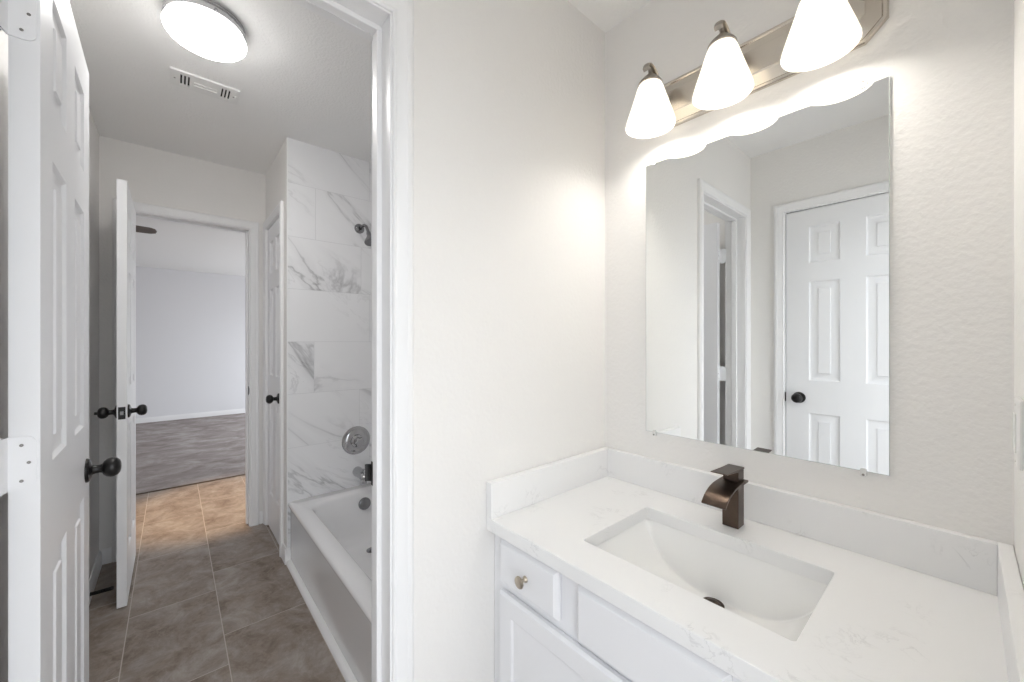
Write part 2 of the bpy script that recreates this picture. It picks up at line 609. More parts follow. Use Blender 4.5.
ROWS = [0.0, 0.34, 0.655, 0.965, 1.268, 1.574, 1.876, 2.184, 2.44]
OFFS = [0.64, 0.97, 0.905, 0.638, 0.97, 0.916, 0.646, 0.97]
tiled('wall_tile', 'white marble tile wall with the shower fittings', 'x', YC, YB, 0, CZ, XT, 0.01, ROWS, OFFS, 0.61)
tiled('wall_tile_back', 'white marble tile wall along the back of the tub', 'y', XT, XWB, 0, CZ, YB, -0.01, ROWS, [o - 3.0 for o in OFFS], 0.61)
structure(MB().box(XT - 0.11, XWB, YB + 0.01, YB + 0.11, 0, CZ).obj('wall_tub_back', M['wall']), 'wall behind the tub tile', 'wall')
structure(MB().box(XT - 0.0005, XT + 0.0015, YC - 0.0015, YC + 0.004, 0.08, CZ).obj('trim_tile_edge', M['trim']), 'slim white edge strip where the marble tile meets the wall', 'trim')

# ------------------------------------------------------------------ casings, jambs, baseboards
CASE = [(0.0, 0.0), (0.0, 0.009), (0.004, 0.012), (0.010, 0.011), (0.014, 0.0125), (0.030, 0.016), (0.034, 0.0185), (0.044, 0.0185), (0.049, 0.016), (0.0525, 0.012), (0.0525, 0.0)]


def casing(mb, axis, base, sgn, s0, s1, H, rev=0.005, legs=(0, 0)):
    """moulded frame round an opening s0..s1 on the wall plane axis=base, standing out along sgn"""
    def P(s, z, b):
        return (base + sgn * b, s, z) if axis == 'x' else (s, base + sgn * b, z)
    rings = []
    for corner in range(4):
        ring = []
        for a, b in CASE:
            a += rev
            if corner == 0:
                ring.append(P(s0 - a, 0.0, b))
            elif corner == 1:
                ring.append(P(s0 - a, H + a, b))
            elif corner == 2:
                ring.append(P(s1 + a, H + a, b))
            else:
                ring.append(P(s1 + a, 0.0, b))
        rings.append(ring)
    mb.loft(rings)


def trim(name, label):
    return structure(empty(name), label, 'door frame')


def strike(parent, x0, x1, y, z0, z1, sgn):
    m = MB()
    m.box(x0, x1, y, y + 0.0018 * sgn, z0, z1)
    # curved lip past the jamb edge
    zc0, zc1 = z0 + 0.008, z1 - 0.008
    rings = []
    for k in range(6):
        a = k / 5 * PI / 2
        xx, yy = x0 - 0.010 * math.sin(a), y + sgn * (0.0018 + 0.012 * (1 - math.cos(a)))
        rings.append([(xx, yy, zc0), (xx, yy, zc1), (xx - 0.0015, yy - sgn * 0.0015, zc1), (xx - 0.0015, yy - sgn * 0.0015, zc0)])
    m.loft(rings)
    return m.obj('strike_plate', M['black'], parent)


t1 = trim('trim_doorway', 'white moulded door frame between the vanity and the tub room')
s0, s1, H = OP1
m = MB()
casing(m, 'x', XW, 1, s0, s1, H)
m.obj('casing', M['trim'], t1, sharp=25)
m = MB()
casing(m, 'x', XWB, -1, s0, s1, H)
m.obj('casing', M['trim'], t1, sharp=25)
m = MB()
m.box(XWB - 0.004, XW + 0.004, s0 - 0.017, s0, 0, H + 0.017)
m.box(XWB - 0.004, XW + 0.004, s1, s1 + 0.017, 0, H + 0.017)
m.box(XWB - 0.004, XW + 0.004, s0, s1, H, H + 0.017)
m.obj('jamb', M['trim'], t1, bevel=0.0012)
m = MB()
m.box(-0.966, -0.938, s0, s0 + 0.0125, 0, H - 0.0125)
m.box(-0.966, -0.938, s1 - 0.0125, s1, 0, H - 0.0125)
m.box(-0.966, -0.938, s0, s1, H - 0.0125, H)
m.obj('door_stop', M['trim'], t1, bevel=0.003)
strike(t1, -1.003, -0.968, s1, 0.898, 0.958, -1)

t2 = trim('trim_bedroom_doorway', 'white door frame around the opening to the bedroom')
s0, s1, H = OP2
m = MB()
casing(m, 'x', XF, 1, s0, s1, H)
m.obj('casing', M['trim'], t2, sharp=25)
m = MB()
casing(m, 'x', XFB, -1, s0, s1, H)
m.obj('casing', M['trim'], t2, sharp=25)
m = MB()
m.box(XFB - 0.004, XF + 0.004, s0 - 0.017, s0, 0, H + 0.017)
m.box(XFB - 0.004, XF + 0.004, s1, s1 + 0.017, 0, H + 0.017)
m.box(XFB - 0.004, XF + 0.004, s0, s1, H, H + 0.017)
m.obj('jamb', M['trim'], t2, bevel=0.0012)
m = MB()
m.box(-3.295, -3.262, s0, s0 + 0.0115, 0, H - 0.0115)
m.box(-3.295, -3.262, s1 - 0.0115, s1, 0, H - 0.0115)
m.box(-3.295, -3.262, s0, s1, H - 0.0115, H)
m.obj('door_stop', M['trim'], t2, bevel=0.003)
m = MB().box(-3.250, -3.222, s1 - 0.002, s1, 0.902, 0.96)
m.box(-3.222, -3.212, s1 - 0.002, s1 + 0.001, 0.912, 0.95)
m.obj('strike_plate', M['black'], t2)

t3 = trim('trim_closet_doorway', 'white door frame around the closet door beside the tub')
m = MB()
casing(m, 'y', YC, -1, D3X[0], D3X[1], 2.041)
m.obj('casing', M['trim'], t3, sharp=25)
m = MB()
m.box(D3X[0] - 0.014, D3X[0], YC - 0.003, YC + 0.06, 0, 2.055)
m.box(D3X[1], D3X[1] + 0.014, YC - 0.003, YC + 0.06, 0, 2.055)
m.box(D3X[0], D3X[1], YC - 0.003, YC + 0.06, 2.041, 2.055)
m.obj('jamb', M['trim'], t3)

t4 = trim('trim_opposite_doorway', 'white door frame reflected in the mirror around the closed door')
m = MB()
casing(m, 'y', YL, 1, D4X[0], D4X[1], 2.041)
m.obj('casing', M['trim'], t4, sharp=25)
m = MB()
m.box(D4X[0] - 0.014, D4X[0], YL - 0.06, YL + 0.003, 0, 2.055)
m.box(D4X[1], D4X[1] + 0.014, YL - 0.06, YL + 0.003, 0, 2.055)
m.box(D4X[0], D4X[1], YL - 0.06, YL + 0.003, 2.041, 2.055)
m.obj('jamb', M['trim'], t4)
m = MB().box(D4X[0] - 0.001, D4X[0] + 0.0015, YL - 0.026, YL + 0.006, 0.912, 0.966)
m.obj('strike_plate', M['black'], t4)


def base_prof(h=0.083, t=0.013):
    return [(0.0, 0.0), (t, 0.0), (t, h * 0.62), (t * 0.8, h * 0.70), (t * 0.72, h * 0.82), (t * 0.45, h * 0.92), (t * 0.35, h), (0.0, h)]


def base_run(mb, axis, base, sgn, a0, a1):
    rings = []
    for a in (a0, a1):
        rings.append([((a, base + sgn * d, z) if axis == 'y' else (base + sgn * d, a, z)) for d, z in base_prof()])
    mb.loft(rings)


m = MB()
base_run(m, 'y', YL, 1, XF + 0.001, XWB - 0.08)
structure(m.obj('baseboard_left', M['trim'], sharp=25), 'white baseboard along the shaded wall behind the open doors', 'baseboard')
m = MB()
base_run(m, 'y', YC, -1, D3X[1] + 0.058, XT + 0.0122)
base_run(m, 'x', XT, 1, YC - 0.0124, YC + 0.017)
structure(m.obj('baseboard_closet', M['trim'], sharp=25), 'short white baseboard turning the corner by the tub apron', 'baseboard')
m = MB()
base_run(m, 'x', XBF, 1, -2.6, 2.3)
structure(m.obj('baseboard_bedroom', M['trim'], sharp=25), 'white baseboard of the bedroom along the carpet', 'baseboard')
m = MB()
base_run(m, 'x', XF, 1, YL + 0.013, OP2[0] - 0.06)
base_run(m, 'x', XF, 1, OP2[1] + 0.06, YC - 0.02)
structure(m.obj('baseboard_far', M['trim'], sharp=25), 'white baseboard stub beside the bedroom door frame', 'baseboard')

# ------------------------------------------------------------------ six panel doors


def panel_leaf(w, h, t, stile, mull):
    mb = MB()
    bm = mb.bm
    pw = (w - 2 * stile - mull) / 2
    xs = [0, stile, stile + pw, stile + pw + mull, w - stile, w]
    zs = [0.0, 0.235, 0.845, 1.034, 1.606, 1.715, 1.925, h]
    for side in (-1, 1):
        y = side * t / 2
        grid = {}
        V = lambda x, z, d=0.0: bm.verts.new((x, y - side * d, z))
        for i in range(5):
            for j in range(7):
                x0, x1, z0, z1 = xs[i], xs[i + 1], zs[j], zs[j + 1]
                if i in (1, 3) and j in (1, 3, 5):
                    prev = [(x0, z0), (x1, z0), (x1, z1), (x0, z1)]
                    pv = [V(*p) for p in prev]
                    for ins, dep in ((0.006, 0.0065), (0.012, 0.0082), (0.024, 0.0082), (0.042, 0.0046), (0.0445, 0.0012)):
                        cur = [(x0 + ins, z0 + ins), (x1 - ins, z0 + ins), (x1 - ins, z1 - ins), (x0 + ins, z1 - ins)]
                        cv = [V(px, pz, dep) for px, pz in cur]
                        for k in range(4):
                            bm.faces.new((pv[k], pv[(k + 1) % 4], cv[(k + 1) % 4], cv[k]))
                        pv = cv
                    bm.faces.new(pv)
                else:
                    bm.faces.new((V(x0, z0), V(x1, z0), V(x1, z1), V(x0, z1)))
    a = t / 2
    # the four edges, split at the same stations so the shell closes
    for j in range(7):
        for x in (0, w):
            mb.quad((x, -a, zs[j]), (x, a, zs[j]), (x, a, zs[j + 1]), (x, -a, zs[j + 1]))
    for i in range(5):
        for z in (0.0, h):
            mb.quad((xs[i], -a, z), (xs[i + 1], -a, z), (xs[i + 1], a, z), (xs[i], a, z))
    return mb


def knob_mesh(side, x, z, t, turn=False):
    y0 = side * t / 2
    mb = MB()
    prof = [(0.0005, 0.0), (0.0325, 0.0), (0.0325, 0.003), (0.030, 0.007), (0.022, 0.010), (0.0135, 0.0125), (0.0115, 0.018), (0.011, 0.027), (0.0125, 0.031),
            (0.019, 0.034), (0.0245, 0.040), (0.0272, 0.048), (0.0268, 0.055), (0.0235, 0.0620), (0.017, 0.0670), (0.009, 0.0690), (0.0005, 0.0695)]
    mb.lathe(prof, (x, y0, z), 'y', 28, flip=side)
    if turn:
        mb.lathe([(0.0005, 0.068), (0.007, 0.068), (0.0065, 0.079), (0.0005, 0.080)], (x, y0, z), 'y', 14, flip=side)
    return mb


def butt_hinge(parent, z, t, pivot_y, h=0.09):
    """painted butt hinge: leaf on the door edge, barrel and the leaf running back to the jamb"""
    m = MB()
    r = 0.012
    w0, w1 = (-t / 2 + 0.004, pivot_y)
    lo, hi = min(w0, w1), max(w0, w1)
    poly = []
    for cx, cz, a0 in ((lo + r, z - h / 2 + r, PI), (lo + r, z + h / 2 - r, PI / 2)):
        for k in range(6):
            a = a0 + (k / 5) * PI / 2 if a0 == PI else a0 + PI / 2 - 0 - (0) + (k / 5 - 1) * PI / 2
            poly.append((cx + r * math.cos(a), cz + r * math.sin(a)))
    first = [(lo + r + r * math.cos(PI + PI / 2 * (1 - k / 5)), z - h / 2 + r + r * math.sin(PI + PI / 2 * (1 - k / 5))) for k in range(6)]
    second = [(lo + r + r * math.cos(PI - PI / 2 * (k / 5)), z + h / 2 - r + r * math.sin(PI - PI / 2 * (k / 5))) for k in range(6)]
    poly = first + second + [(hi, z + h / 2), (hi, z - h / 2)]
    m.prism(poly, 'x', -0.0022, -0.0002)
    return m


def door(name, label, loc, rz, w, h, t, stile, mull, knob_z, back=0.067):
    e = structure(empty(name, loc, rz), label, 'door')
    panel_leaf(w, h, t, stile, mull).obj('leaf', M['door'], e, sharp=20)
    return e


# door_1: wide open into the tub room, its hinged edge facing the vanity
T = 0.0345
d1 = door('door_1', 'tall white six panel door at the far left, open edge on with two white hinges', (-1.040, -0.189, 0.006), PI + math.radians(0.9), 0.607, 2.03, T, 0.1, 0.11, 0.92)
knob_mesh(-1, 0.607 - 0.06, 0.905, T).obj('door_knob', M['black'], d1)
knob_mesh(1, 0.607 - 0.06, 0.905, T).obj('door_knob', M['black'], d1)
for hz in (0.23, 1.056, 1.815):
    m = butt_hinge(d1, hz, T, 0.0185)
    m.prism([(-0.0365, 0.0235), (-0.0350, 0.0255), (0.0005, 0.0195), (-0.0005, 0.0172)], 'z', hz - 0.045, hz + 0.045)
    m.lathe([(0.0005, -0.047), (0.006, -0.047), (0.006, 0.047), (0.0005, 0.047)], (-0.014, 0.0275, hz), 'z', 12)
    hg = m.obj('hinge', M['door'], d1)
    for sy, sz in ((0.003, 0.030), (-0.005, 0.0), (0.003, -0.030)):
        MB().lathe([(0.0003, 0.0), (0.0026, 0.0), (0.0022, 0.0008), (0.0003, 0.0008)], (-0.0022, sy, hz + sz), 'x', 12, flip=-1).obj('screw', M['screw'], hg)

# door_2: open into the tub room in front of the bedroom doorway
d2 = door('door_2', 'white door standing open beside the bedroom doorway, latch edge toward the camera', (-3.207, -0.1815, 0.010), 0.0, 0.594, 2.025, 0.035, 0.098, 0.105, 0.94)
knob_mesh(-1, 0.594 - 0.058, 0.920, 0.035, True).obj('door_knob', M['black'], d2)
knob_mesh(1, 0.594 - 0.058, 0.920, 0.035).obj('door_knob', M['black'], d2)
m = MB().box(0.594 - 0.001, 0.5955, -0.0125, 0.0125, 0.890, 0.948)
lp = m.obj('latch_plate', M['black'], d2)
m = MB()
m.prism([(-0.006, 0.911), (0.006, 0.911), (0.006, 0.928), (-0.006, 0.928)], 'x', 0.5950, 0.6005)
m.obj('latch_bolt', M['chrome'], lp)
for hz in (0.23, 1.03, 1.80):
    m = MB().lathe([(0.0005, -0.045), (0.006, -0.045), (0.006, 0.045), (0.0005, 0.045)], (-0.004, -0.0235, hz), 'z', 12)
    m.box(-0.002, -0.0002, -0.0175, 0.010, hz - 0.045, hz + 0.045)
    m.obj('hinge', M['trim'], d2)

# door_3: linen closet, closed
d3 = door('door_3', 'narrow closed white closet door with black knob left of the marble tile', (-3.155, 0.5145, 0.012), 0.0, 0.462, 2.025, 0.034, 0.082, 0.085, 0.92)
knob_mesh(-1, 0.462 - 0.082, 0.905, 0.034).obj('door_knob', M['black'], d3)
for hz in (0.30, 1.06, 1.83):
    m = MB().lathe([(0.0005, -0.045), (0.0065, -0.045), (0.0065, 0.045), (0.0005, 0.045)], (0.002, -0.0245, hz), 'z', 12)
    m.box(-0.002, 0.012, -0.0195, -0.0172, hz - 0.045, hz + 0.045)
    m.obj('hinge', M['trim'], d3)

# door_4: closed, seen in the mirror
d4 = door('door_4', 'closed white six panel door with black knob reflected in the mirror', (-0.0915, -0.3345, 0.010), PI, 0.611, 2.025, 0.035, 0.111, 0.107, 0.94)
knob_mesh(-1, 0.611 - 0.064, 0.930, 0.035).obj('door_knob', M['black'], d4)

# spring door stop on the baseboard behind door_2
ds = thing('spring_door_stop', 'thin black spring door stop on the baseboard behind the open door', 'door stop', (-2.77, YL + 0.013, 0.045))
pts = []
for k in range(220):
    a = k * 2 * PI / 10
    pts.append((0.0075 * math.cos(a), 0.004 + k * 0.00031, 0.0075 * math.sin(a)))
MB().tube(pts, 0.0017, 6).obj('spring', M['black'], ds)
MB().lathe([(0.0004, 0), (0.010, 0), (0.009, 0.005), (0.0004, 0.006)], (0, 0, 0), 'y', 14).obj('mount', M['black'], ds)
MB().lathe([(0.0004, 0.067), (0.0085, 0.067), (0.0095, 0.074), (0.008, 0.081), (0.0004, 0.083)], (0, 0, 0), 'y', 14).obj('rubber_tip', M['black'], ds)

# ------------------------------------------------------------------ vanity cabinet
TOP, CTH, YF = 0.767, 0.035, 0.676
CB = TOP - CTH
FY = 0.706
vc = thing('vanity_cabinet', 'white vanity cabinet with a knobbed drawer under the quartz countertop', 'vanity cabinet', (-0.413, 0.97, 0))


def loc(x, y, z):
    return (x + 0.413, y - 0.97, z)


def lbox(mb, x0, x1, y0, y1, z0, z1):
    mb.box(x0 + 0.413, x1 + 0.413, y0 - 0.97, y1 - 0.97, z0, z1)


m = MB()
lbox(m, -0.892, -0.870, FY + 0.02, YM - 0.001, 0.09, CB)
lbox(m, 0.044, 0.0615, FY + 0.02, YM - 0.001, 0.09, CB)
lbox(m, -0.870, 0.044, FY + 0.02, YM - 0.001, 0.09, 0.108)
lbox(m, -0.870, 0.044, YM - 0.012, YM - 0.001, 0.108, CB)
lbox(m, -0.892, 0.0615, FY + 0.075, FY + 0.09, 0.0, 0.09)
m.obj('carcass', M['cabinet'], vc)
m = MB()
for x0, x1 in ((-0.892, -0.828), (-0.648, -0.56), (-0.266, -0.18), (-0.003, 0.0615)):
    lbox(m, x0, x1, FY, FY + 0.02, 0.59, 0.715)
for x0, x1 in ((-0.892, -0.828), (-0.45, -0.376), (-0.003, 0.0615)):
    lbox(m, x0, x1, FY, FY + 0.02, 0.13, 0.56)
lbox(m, -0.892, 0.0615, FY, FY + 0.02, 0.715, CB - 0.0005)
lbox(m, -0.892, 0.0615, FY, FY + 0.02, 0.56, 0.59)
lbox(m, -0.892, 0.0615, FY, FY + 0.02, 0.09, 0.13)
m.obj('face_frame', M['cabinet'], vc)


def slab_front(x0, x1, z0, z1, y0=FY - 0.0022, th=0.019, bev=0.010):
    """flat drawer front with a chamfered edge all round"""
    mb = MB()
    r0 = [loc(x0, y0, z0), loc(x1, y0, z0), loc(x1, y0, z1), loc(x0, y0, z1)]
    r1 = [loc(x0, y0 - th * 0.45, z0), loc(x1, y0 - th * 0.45, z0), loc(x1, y0 - th * 0.45, z1), loc(x0, y0 - th * 0.45, z1)]
    b = bev
    r2 = [loc(x0 + b, y0 - th, z0 + b), loc(x1 - b, y0 - th, z0 + b), loc(x1 - b, y0 - th, z1 - b), loc(x0 + b, y0 - th, z1 - b)]
    mb.loft([r0, r1, r2])
    return mb


def cab_knob(parent, x, z, y=FY - 0.0212):
    p = loc(x, y, z)
    MB().lathe([(0.0004, 0), (0.0085, 0), (0.008, 0.003), (0.0052, 0.006), (0.005, 0.013), (0.0075, 0.016), (0.0135, 0.0185), (0.0155, 0.0215), (0.0145, 0.0245), (0.010, 0.0262), (0.0004, 0.027)],
               p, 'y', 24, flip=-1).obj('knob', M['knob'], parent)


dr = slab_front(-0.849, -0.632, 0.600, 0.7195).obj('drawer', M['cabinet'], vc, bevel=0.0015)
cab_knob(dr, -0.738, 0.657)
slab_front(-0.575, -0.251, 0.588, 0.7195).obj('false_front', M['cabinet'], vc, bevel=0.0015)
dr = slab_front(-0.194, 0.023, 0.600, 0.7195).obj('drawer', M['cabinet'], vc, bevel=0.0015)
cab_knob(dr, -0.088, 0.657)


def raised_door(x0, x1, z0, z1, y0=FY - 0.0022, th=0.019):
    mb = MB()
    rings = []
    for ins, dep in ((0, 0), (0, th * 0.6), (0.006, th), (0.052, th), (0.058, th - 0.006), (0.068, th - 0.006), (0.090, th - 0.001)):
        rings.append([loc(x0 + ins, y0 - dep, z0 + ins), loc(x1 - ins, y0 - dep, z0 + ins), loc(x1 - ins, y0 - dep, z1 - ins), loc(x0 + ins, y0 - dep, z1 - ins)])
    mb.loft(rings)
    return mb


raised_door(-0.849, -0.432, 0.115, 0.576).obj('door', M['cabinet'], vc, bevel=0.001)
raised_door(-0.394, 0.023, 0.115, 0.576).obj('door', M['cabinet'], vc, bevel=0.001)

# ------------------------------------------------------------------ countertop with splashes
SX0, SX1, SY0, SY1 = -0.630, -0.184, 0.782, 1.086
ct = thing('countertop', 'white speckled quartz vanity countertop with backsplash', 'countertop', (-0.413, 0.96, CB))


def rounded_rect(x0, x1, y0, y1, r, n=5):
    pts = []
    for cx, cy, a0 in ((x1 - r, y1 - r, 0), (x0 + r, y1 - r, PI / 2), (x0 + r, y0 + r, PI), (x1 - r, y0 + r, 1.5 * PI)):
        for k in range(n + 1):
            a = a0 + k / n * PI / 2
            pts.append((cx + r * math.cos(a), cy + r * math.sin(a)))
    return pts


def slab_with_hole(outer, inner, z0, z1):
    """outer rectangle (x0,x1,y0,y1), inner point loop (counter-clockwise from the +x side)"""
    mb = MB()
    bm = mb.bm
    x0, x1, y0, y1 = outer
    cx, cy = (SX0 + SX1) / 2, (SY0 + SY1) / 2
    n = len(inner)
    q = n // 4
    corners = [(x1, y1), (x0, y1), (x0, y0), (x1, y0)]
    for z in (z0, z1):
        iv = [bm.verts.new((p[0], p[1], z)) for p in inner]
        ov = [bm.verts.new((p[0], p[1], z)) for p in corners]
        for c in range(4):
            for k in range(q - 1):
                bm.faces.new((ov[c], iv[c * q + k], iv[c * q + k + 1]))
            nx = (c + 1) % 4
            bm.faces.new((ov[c], iv[c * q + q - 1], iv[(c * q + q) % n], ov[nx]))
    for k in range(n):
        a, b = inner[k], inner[(k + 1) % n]
        mb.quad((a[0], a[1], z0), (b[0], b[1], z0), (b[0], b[1], z1), (a[0], a[1], z1))
    for c in range(4):
        a, b = corners[c], corners[(c + 1) % 4]
        mb.quad((a[0], a[1], z0), (b[0], b[1], z0), (b[0], b[1], z1), (a[0], a[1], z1))
    return mb


inner = [(x + 0.413, y - 0.96) for x, y in rounded_rect(SX0, SX1, SY0, SY1, 0.008)]
slab_with_hole((-0.893 + 0.413, XR - 0.001 + 0.413, YF - 0.96, YM - 0.001 - 0.96), inner, 0.0, CTH).obj('slab', M['quartz'], ct, bevel=0.0015)
SP = 0.1016
m = MB().box(-0.869 + 0.413, XR - 0.021 + 0.413, YM - 0.021 - 0.96, YM - 0.001 - 0.96, CTH, CTH + SP)
m.obj('backsplash', M['quartz'], ct, bevel=0.0015)
m = MB().box(-0.893 + 0.413, -0.869 + 0.413, YF - 0.96, YM - 0.001 - 0.96, CTH, CTH + SP)
m.obj('side_splash', M['quartz'], ct, bevel=0.0015)
m = MB().box(XR - 0.021 + 0.413, XR - 0.001 + 0.413, YF - 0.96, YM - 0.001 - 0.96, CTH, CTH + SP)
m.obj('side_splash', M['quartz'], ct, bevel=0.0015)

# ------------------------------------------------------------------ undermount sink, bottom swept like a hammock
sk = thing('sink', 'white rectangular undermount basin set into the countertop', 'sink', ((SX0 + SX1) / 2, (SY0 + SY1) / 2, CB))
hx, hy = (SX1 - SX0) / 2 + 0.004, (SY1 - SY0) / 2 + 0.004
DEP = 0.135
NX, NY = 40, 16


def basin_z(s, q):
    """s, q in -1..1; hammock curve across, front and back walls almost upright"""
    e = abs(s)
    curve = 1 - e ** 3.2 if e < 1 else 0.0
    w = (1 - abs(q)) / 0.13
    wall = w * 0.97 if w < 0.95 else min(1.0, 0.9215 + (1 - math.exp(-(w - 0.95) * 12)) * 0.0785)
    return -0.0006 - DEP * curve * wall


m = MB()
half = [1.0, 0.98, 0.95, 0.92, 0.90, 0.885, 0.877, 0.87, 0.862, 0.85, 0.83, 0.80, 0.74, 0.6, 0.4, 0.2]
qs = [-q for q in half] + [0.0] + half[::-1]
ss = [-math.cos(PI * k / NX) for k in range(NX + 1)]
m.loft([[(s * hx, q * hy, basin_z(s, q)) for q in qs] for s in ss], False, False, False, True)
# outer shell and flange under the slab
m.loft([[(s * (hx + 0.008), q * (hy + 0.008), basin_z(s, q) - 0.009) for q in qs] for s in ss], False, False, False, True)
for a0, a1, b0, b1 in ((-hx - 0.02, hx + 0.02, -hy - 0.02, -hy), (-hx - 0.02, hx + 0.02, hy, hy + 0.02), (-hx - 0.02, -hx, -hy, hy), (hx, hx + 0.02, -hy, hy)):
    m.box(a0, a1, b0, b1, -0.0096, -0.0006)
bs = m.obj('basin', M['porcelain'], sk, sharp=70)
m = MB()
m.lathe([(0.0004, 0.004), (0.012, 0.0045), (0.0165, 0.003), (0.019, 0.0), (0.024, 0.0005), (0.0265, 0.0), (0.027, -0.004)], (-0.012, 0.104, -0.0006 - DEP + 0.0045), 'z', 28)
m.obj('drain', M['bronze'], sk)

# ------------------------------------------------------------------ waterfall faucet
fc = thing('faucet', 'dark bronze waterfall faucet with flat lever behind the sink', 'faucet', (-0.4135, 1.156, TOP + 0.0003))
m = MB().box(-0.0205, 0.0205, -0.021, 0.021, 0.0, 0.118)
m.obj('column', M['bronze'], fc, bevel=0.0022)
top, bot = [], []
prof = [(0.026, 0.1235), (0.0, 0.1235), (-0.035, 0.1232), (-0.060, 0.1215), (-0.080, 0.1175), (-0.098, 0.111), (-0.112, 0.1035), (-0.123, 0.095), (-0.130, 0.0875)]
th = 0.0055
low = []
for i, (y, z) in enumerate(prof):
    a = prof[max(i - 1, 0)]
    b = prof[min(i + 1, len(prof) - 1)]
    d = Vector((b[0] - a[0], b[1] - a[1])).normalized()
    low.append((y + d.y * th * -1 * -1 if False else y - d.y * -th * -1, z - abs(d.x) * th))
poly = prof + list(reversed(low))
MB().prism(poly, 'x', -0.0295, 0.0295).obj('spout', M['bronze'], fc, bevel=0.0008)
m = MB()
m.box(-0.0195, 0.0195, -0.018, 0.023, 0.1238, 0.152)
hd = m.obj('handle_block', M['bronze'], fc, bevel=0.002)
m = MB()
m.prism([(0.024, 0.152), (0.024, 0.1575), (-0.02, 0.1585), (-0.06, 0.1605), (-0.096, 0.1625), (-0.096, 0.160), (-0.06, 0.1565), (-0.018, 0.1515)], 'x', -0.0205, 0.0205)
m.obj('lever', M['bronze'], fc, bevel=0.0012)

# ------------------------------------------------------------------ frameless mirror
MX0, MX1, MZ0, MZ1 = -0.7219, -0.1118, 0.9598, 1.874
mr = thing('vanity_mirror', 'large frameless rectangular mirror held by small clips above the sink', 'mirror', ((MX0 + MX1) / 2, YM, MZ0))
w2, hh = (MX1 - MX0) / 2, MZ1 - MZ0
m = MB()
m.loft([[(-w2, -0.0008, 0), (w2, -0.0008, 0), (w2, -0.0008, hh), (-w2, -0.0008, hh)],
        [(-w2, -0.0056, 0), (w2, -0.0056, 0), (w2, -0.0056, hh), (-w2, -0.0056, hh)]], True, True)
m.obj('backing', M['glassedge'], mr)
c = 0.0012
m = MB().quad((-w2 + c, -0.0058, c), (w2 - c, -0.0058, c), (w2 - c, -0.0058, hh - c), (-w2 + c, -0.0058, hh - c))
m.obj('glass', M['mirror'], mr)
for x, top_ in ((-w2 + 0.032, 0), (w2 - 0.045, 0), (-w2 + 0.032, 1), (w2 - 0.045, 1)):
    m = MB()
    s = 1 if top_ else -1
    z = hh if top_ else 0.0
    zz = sorted((z - s * 0.006, z + s * 0.012))
    m.prism(rounded_rect(x - 0.006, x + 0.006, zz[0], zz[1], 0.003), 'y', -0.0095, -0.0062)
    zz = sorted((z + s * 0.0006, z + s * 0.012))
    m.prism(rounded_rect(x - 0.006, x + 0.006, zz[0], zz[1], 0.003), 'y', -0.0062, -0.0003)
    cl = m.obj('clip', M['clip'], mr)
    MB().lathe([(0.0003, 0), (0.0028, 0), (0.0024, 0.0012), (0.0003, 0.0012)], (x, -0.0095, z + s * 0.0075), 'y', 12, flip=-1).obj('screw', M['screw'], cl)

# ------------------------------------------------------------------ three light vanity bar
VZ = 2.046
vl = thing('vanity_light', 'brushed nickel wall bar with three glowing frosted glass shades', 'wall light', (-0.418, YM, VZ))


def octo(hw, hh_, c):
    return [(-hw + c, -hh_), (hw - c, -hh_), (hw, -hh_ + c), (hw, hh_ - c), (hw - c, hh_), (-hw + c, hh_), (-hw, hh_ - c), (-hw, -hh_ + c)]


